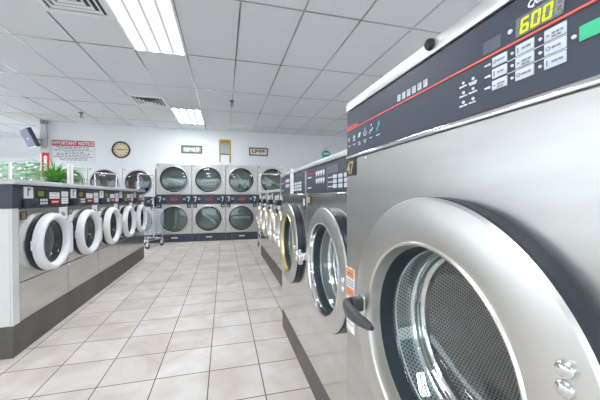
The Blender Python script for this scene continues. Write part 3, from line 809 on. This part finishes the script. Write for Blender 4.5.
# ------------------------------------------------------------------ wire laundry carts
def cart(label, loc, rz):
    t = thing('laundry_cart', label, 'laundry cart', loc, rz, 'wire laundry carts with hanging rails')
    hx, hy, zb = .235, .21, .17
    f = MB()
    c = [(-hx,-hy,zb),(hx,-hy,zb),(hx,hy,zb),(-hx,hy,zb)]
    f.tube(c, .012, 8, closed=True); f.tube([(-hx,0,zb),(hx,0,zb)], .01)
    for a, b in ((-1,-1),(1,-1),(1,1),(-1,1)): f.tube([(a*hx,b*hy,zb),(a*(hx+.02),b*(hy+.02),.80)], .007)
    f.build('base_frame', CHROME, t)
    h = MB()
    h.tube([(-hx,0,zb),(-hx,0,1.53),(-hx+.012,0,1.55),(hx-.012,0,1.55),(hx,0,1.53),(hx,0,zb)], .0125, 10)
    h.build('hanging_rail', CHROME, t)
    k = MB(); z0, z1 = .30, .80
    for i in range(11):
        u = i/10; zz = z0+(z1-z0)*u; e_ = .02*u
        k.tube([(-hx-e_,-hy-e_,zz),(hx+e_,-hy-e_,zz),(hx+e_,hy+e_,zz),(-hx-e_,hy+e_,zz)], .0035 if 0 < i < 10 else .007, 5, closed=True)
    for i in range(12):
        x = -hx + 2*hx*i/11
        k.tube([(x*1.085,-hy-.02,z1),(x,-hy,z0),(x,hy,z0),(x*1.085,hy+.02,z1)], .003, 5)
    for i in range(11):
        y = -hy + 2*hy*i/10
        k.tube([(-hx-.02,y*1.09,z1),(-hx,y,z0),(hx,y,z0),(hx+.02,y*1.09,z1)], .003, 5)
    k.build('wire_basket', WIRE, t)
    for a, b in ((-1,-1),(1,-1),(1,1),(-1,1)):
        x, y = a*hx, b*hy
        s_ = MB(); s_.tube([(x,y,zb),(x,y,.125)], .012); s_.box(x-.022,x-.017,y-.018,y+.03,.05,.13); s_.box(x+.017,x+.022,y-.018,y+.03,.05,.13); s_.box(x-.022,x+.022,y-.018,y+.018,.122,.13)
        cs_ = s_.build('caster', CHROME, t)
        wv = MB().lathe([(0,-.014),(.045,-.014),(.052,-.009),(.052,.009),(.045,.014),(0,.014)], 0, 0, 24).build('wheel', WHEEL, cs_)
        wv.rotation_euler = (0, 0, PI/2); wv.location = (x, y+.012, .052)
    return t
ct = cart('wire laundry cart with tall chrome rail at the end of the right washer row', (.965, 6.12, 0), R(4))
dup(ct, 'wire laundry cart with tall chrome rail at far end of left washer row', (-1.615, 6.88, 0), R(66))
dup(ct, 'wire laundry cart rail rising behind left washers, in front of middle white dryer', (-2.32, 6.75, 0), R(58))

# ------------------------------------------------------------------ things on the back wall
yw = YB
s_ = thing('notice_sign', 'white wall sign headed IMPORTANT NOTICE in red, beside the column', 'sign', (-3.57, yw, 1.925))
MB().box(-.46, .46, -.012, -.001, 0, .55, .002, 1).build('board', PAPER, s_)
hb = MB().box(-.445, .445, -.015, -.0115, .40, .535).build('red_banner', mat('crimson_banner', (.48, .03, .07), .5), s_)
MB().text('IMPORTANT NOTICE', 0, .43, .115, -.0152, align='CENTER', sx=.80, bold=.003).build('heading', WHITE, hb)
q = MB()
for i, (a, c) in enumerate(((-.36,.36),(-.30,.33),(-.40,.41),(-.20,.26),(-.34,.38),(-.36,.37),(-.42,.42),(-.3,.29),(-.27,.30))):
    dashes(q, a, c, .362-i*.039, .02, -.0135, -.0118, .03, .09, .02)
q.build('body_text', GREYINK, s_)
c = thing('wall_clock', 'round wall clock with cream dial and dark rim', 'clock', (-2.525, yw, 2.275))
MB().lathe([(0, -.002), (.205, -.002), (.212, -.03), (.2, -.045), (.18, -.04), (.176, -.024)], 0, 0, 48).build('rim', BLACK, c)
MB().lathe([(.178, -.022), (.1, -.0235), (0, -.024)], 0, 0, 48).build('dial', CREAM, c)
q = MB()
for k in range(12):
    a = k*PI/6
    q.box(-.008, .008, -.027, -.0235, .125, .16, rot=Matrix.Rotation(a, 3, 'Y'), piv=(0, -.025, 0))
q.build('hour_mark', INK, c)
q = MB(); q.box(-.009, .009, -.03, -.027, -.02, .085, rot=Matrix.Rotation(R(-80), 3, 'Y'), piv=(0, -.028, 0)); q.box(-.006, .006, -.033, -.03, -.02, .125, rot=Matrix.Rotation(R(85), 3, 'Y'), piv=(0, -.031, 0))
q.build('hand', INK, c)
wb = thing('washboard', 'old wooden washboard with ribbed metal plate hung on the back wall', 'washboard', (.033, yw, 2.03))
q = MB(); q.box(-.158, -.122, -.03, -.002, 0, .62, .004, 1); q.box(.122, .158, -.03, -.002, 0, .62, .004, 1); q.build('side_rail', WOOD, wb)
q = MB().box(-.122, .122, -.032, -.004, .49, .62, .004, 1).build('head_board', WOOD, wb)
q2 = MB(); dashes(q2, -.09, .09, .545, .03, -.0345, -.0315, .02, .04, .012); q2.build('brand_print', mat('brown_print', (.25, .12, .04), .6), q)
MB().box(-.122, .122, -.028, -.004, .205, .235, .003, 1).build('cross_bar', mat('dark_bar', (.14, .16, .16), .5), wb)
q = MB().box(-.122, .122, -.016, -.006, .235, .49)
for k in range(15): q.tube([(-.12, -.017, .245+k*.0168), (.12, -.017, .245+k*.0168)], .006, 6)
q.build('scrub_plate', ZINC, wb)
FRG = mat('grey_green_sign', (.30, .36, .35), .5); FRK = mat('dark_bronze_frame', (.10, .11, .105), .45)
def framed(label, x0, x1, z0, z1, board, framem, word_m, slots):
    t = thing('framed_sign', label, 'sign', ((x0+x1)/2, yw, z0))
    w, h = (x1-x0)/2, z1-z0
    f = MB(); b_ = .035
    f.box(-w, w, -.022, -.002, 0, b_, .003, 1); f.box(-w, w, -.022, -.002, h-b_, h, .003, 1); f.box(-w, -w+b_, -.022, -.002, b_, h-b_, .003, 1); f.box(w-b_, w, -.022, -.002, b_, h-b_, .003, 1)
    f.build('frame', framem, t)
    MB().box(-w+b_-.002, w-b_+.002, -.014, -.003, b_-.002, h-b_+.002).build('panel', board, t)
    q = MB()
    for a, wd, z_, ht in slots: q.box(-w+a, -w+a+wd, -.017, -.0138, z_, z_+ht, .002, 1)
    q.build('lettering', word_m, t)
    return t
framed('grey-green framed wall sign with white lettering, left of the washboard', -1.10, -.565, 2.24, 2.455, FRG, FRK, WHITE,
       [(.07,.03,.07,.085),(.115,.03,.07,.075),(.16,.04,.065,.09),(.22,.035,.09,.05),(.27,.04,.065,.08),(.325,.03,.07,.085),(.385,.028,.075,.1),(.43,.028,.075,.1),(.395,.06,.075,.025),(.09,.1,.045,.012),(.33,.1,.045,.012)])
framed('dark framed wall sign with brown lettering on cream, right of the washboard', .69, 1.225, 2.235, 2.465, mat('cream_panel', (.72, .66, .56), .6), FRK, mat('brown_lettering', (.16, .13, .11), .6),
       [(.085,.03,.08,.09),(.085,.06,.075,.022),(.165,.03,.07,.095),(.2,.045,.11,.06),(.26,.03,.12,.05),(.3,.045,.085,.085),(.355,.03,.12,.05),(.39,.05,.1,.07)])
tb = thing('teal_wall_plaque', 'small teal basket-shaped plaque hung on the back wall at right', 'wall decoration', (2.985, yw, 2.20))
q = MB().poly([(-.10, 0), (.10, 0), (.125, .07), (.135, .17), (.15, .18), (.12, .21), (.07, .255), (-.07, .255), (-.12, .21), (-.15, .18), (-.135, .17), (-.125, .07)], -.018, -.002); q.build('plaque', TEAL, tb)
q = MB(); q.poly([(-.08, .215), (.08, .215), (.055, .248), (-.055, .248)], -.022, -.0178); q.box(-.105, .105, -.022, -.0178, .085, .115); q.build('dark_band', TEALD, tb)
q = MB(); q.box(-.105, .105, -.022, -.0178, .045, .075); q.poly([(-.09, .135), (.09, .135), (.075, .195), (-.075, .195)], -.022, -.0178); q.build('pale_band', mat('pale_teal', (.5, .76, .75), .5), tb)
MB().tube([(-.05, -.008, .25), (-.02, -.008, .33), (0, -.008, .345), (.02, -.008, .33), (.05, -.008, .25)], .006).build('hanger', TEALD, tb)

# screen on the column, cables, red sign
tv = thing('wall_screen', 'small tilted flat screen mounted high on the white column', 'screen', (-4.30, 8.05, 2.43))
M = Matrix.Rotation(R(-46), 4, 'Z') @ Matrix.Rotation(R(24), 4, 'X')
M2 = M
def put(mb, nm, m, par):
    bmesh.ops.transform(mb.bm, matrix=M2, verts=mb.bm.verts); return mb.build(nm, m, par)
put(MB().box(-.245, .245, -.04, .04, -.215, .215, .008), 'casing', mat('dark_screen_casing', (.055, .05, .07), .4), tv)
put(MB().box(-.23, .23, -.045, -.039, -.19, .20), 'screen', mat('blue_grey_screen', (.17, .18, .29), .25), tv)
put(MB().box(-.235, .235, -.047, -.03, -.213, -.191, .003, 1), 'lower_trim', WHITEP, tv)
put(MB().box(-.04, .04, -.0465, -.0445, -.01, .01), 'pale_mark', KEY, tv)  # small pale mark in the middle of the screen
MB().tube([(.0, .03, 0), (.05, .14, .0), (.12, .235, .0)], .018).build('bracket', mat('bracket_metal', (.3, .3, .32), .4, .6), tv)
cb = MB(); yy = YB-.075
cb.tube([(-4.09, yy, 2.80), (-4.085, yy, 2.7), (-4.075, yy, 2.55), (-4.075, yy, 2.3), (-4.10, yy, 2.26), (-4.18, yy, 2.27), (-4.21, yy, 2.4)], .009)
o = cb.build('cable', mat('grey_cable', (.30, .32, .33), .5)); tag(o, 'grey cable looping down the white column beside the tilted screen', 'cable')
o = thing('junction_box', 'small grey electrical box at the very top of the white column', 'electrical box', (-4.13, YB-.06, 2.80))
MB().box(-.07, .07, -.06, 0, .02, .09, .006).build('box', mat('grey_box_metal', (.28, .29, .30), .5, .4), o)
MB().lathe([(0, -.068), (.02, -.068), (.02, -.058)], 0, .055, 16).build('cover_knob', SPR, o)
o = thing('red_sign', 'narrow red and white vertical sign on the white column behind the plant', 'sign', (-4.125, YB-.06, 1.58))
MB().box(-.075, .075, -.006, 0, 0, .56).build('board', RED, o)
q = MB(); q.box(-.03, .03, -.008, -.0055, .06, .42); q.poly([(-.05, .43), (.05, .43), (0, .5)], -.008, -.0055); q.build('white_mark', WHITE, o)

# ------------------------------------------------------------------ potted plant on the ledge
pl = thing('potted_plant', 'bushy green spider plant in a low pot on the left washer ledge', 'plant', (-1.86, 3.92, BZ+.983))
MB().lathe([(0, 0), (.085, 0), (.11, .055), (.115, .06), (.1, .06), (.09, .045), (0, .045)], 0, 0, 32, axis='z').build('pot', TERRA, pl)
lf = MB(); rnd = random.Random(3)
for k in range(120):
    a = rnd.uniform(0, 2*PI); ln = rnd.uniform(.2, .36); up = rnd.uniform(.35, 1.35) if k % 3 else rnd.uniform(1.1, 1.5)
    wd = rnd.uniform(.007, .013)
    d = Vector((math.cos(a), math.sin(a), 0)); sd = Vector((-math.sin(a), math.cos(a), 0))
    p = Vector((0, 0, .05)) + d*rnd.uniform(0, .05); an = up; prev = None
    n = 8
    for i in range(n+1):
        u = i/n; hw = wd*(1-u**2)*.98+.0006
        nrm = Vector((0, 0, 1))*math.cos(an) - d*math.sin(an)
        cur = [lf.bm.verts.new(p+sd*hw), lf.bm.verts.new(p-nrm*.0025), lf.bm.verts.new(p-sd*hw), lf.bm.verts.new(p+nrm*.001)]
        if prev:
            for q in range(4): lf.bm.faces.new((prev[q], prev[(q+1)%4], cur[(q+1)%4], cur[q]))
        prev = cur
        p = p + (d*math.cos(an) + Vector((0, 0, math.sin(an))))*ln/n; an -= rnd.uniform(.10, .26)
        if p.z < .012: p.z = .012
lf.build('foliage', LEAF, pl)

# ------------------------------------------------------------------ outdoors beyond the windows
GRASS = mat('outdoor_ground', (.62, .61, .58), .9, noise=(1., .2))
struct('ground', MB().box(-40, 30, -40, 60, -.5, -.14), GRASS)
def tree(label, loc, h, seed):
    t = thing('tree', label, 'tree', loc, 0, 'trees outside the far window')
    rnd = random.Random(seed)
    MB().tube([(0, 0, 0), (.05, 0, h*.3), (0, .06, h*.7)], [.14, .11, .05], 10).build('trunk', BARK, t)
    b = MB()
    for k in range(1500):
        a = rnd.uniform(0, 2*PI); rr = math.sqrt(rnd.random())*h*.42; z_ = h*.22 + rnd.random()*h*.75
        rr *= math.sin(min(1, max(.1, (z_/h-.1)/.9))*PI*.85)+.25
        s_ = rnd.uniform(.08, .2)
        M = Matrix.Rotation(rnd.uniform(0, 6), 3, 'Z') @ Matrix.Rotation(rnd.uniform(-.8, .8), 3, 'X')
        vs = [b.bm.verts.new(Vector((rr*math.cos(a), rr*math.sin(a), z_)) + M @ Vector(p)*s_) for p in ((1,0,0),(0,.8,0),(-1,0,0),(0,-.8,0),(0,0,.4),(0,0,-.4))]
        for q in range(4): b.bm.faces.new((vs[q], vs[(q+1)%4], vs[4])); b.bm.faces.new((vs[(q+1)%4], vs[q], vs[5]))
    b.build('foliage', TREELEAF, t)
tree('leafy green tree outside the far window, left side', (-11.2, 15.6, -.14), 4.0, 1)
tree('leafy green tree outside the far window, nearer the column', (-7.0, 15.2, -.14), 3.7, 2)
tree('leafy green tree outside the far window, middle and farther off', (-9.3, 19.6, -.14), 4.4, 3)

# ------------------------------------------------------------------ daylight and camera
W = bpy.data.worlds.new('World'); S.world = W; W.use_nodes = True
bg = W.node_tree.nodes['Background']
bg.inputs['Color'].default_value = (.86, .93, 1.0, 1); bg.inputs['Strength'].default_value = 3.2

cam = bpy.data.cameras.new('Camera'); co = bpy.data.objects.new('Camera', cam); COL.objects.link(co)
cam.sensor_width = 36; cam.lens = 291.65/600*36; cam.clip_start = .02
co.matrix_world = Matrix.Translation((0, 0, 1.073)) @ Matrix.Rotation(-.2548, 4, 'Z') @ Matrix.Rotation(PI/2-.0115, 4, 'X') @ Matrix.Rotation(-.0023, 4, 'Z')
S.camera = co
S.view_settings.view_transform = 'Standard'; S.view_settings.look = 'None'
S.view_settings.gamma = 1; S.view_settings.exposure = .3; S.view_settings.use_curve_mapping = False
S.cycles.max_bounces = 12; S.cycles.diffuse_bounces = 6; S.cycles.glossy_bounces = 6; S.cycles.transparent_max_bounces = 16
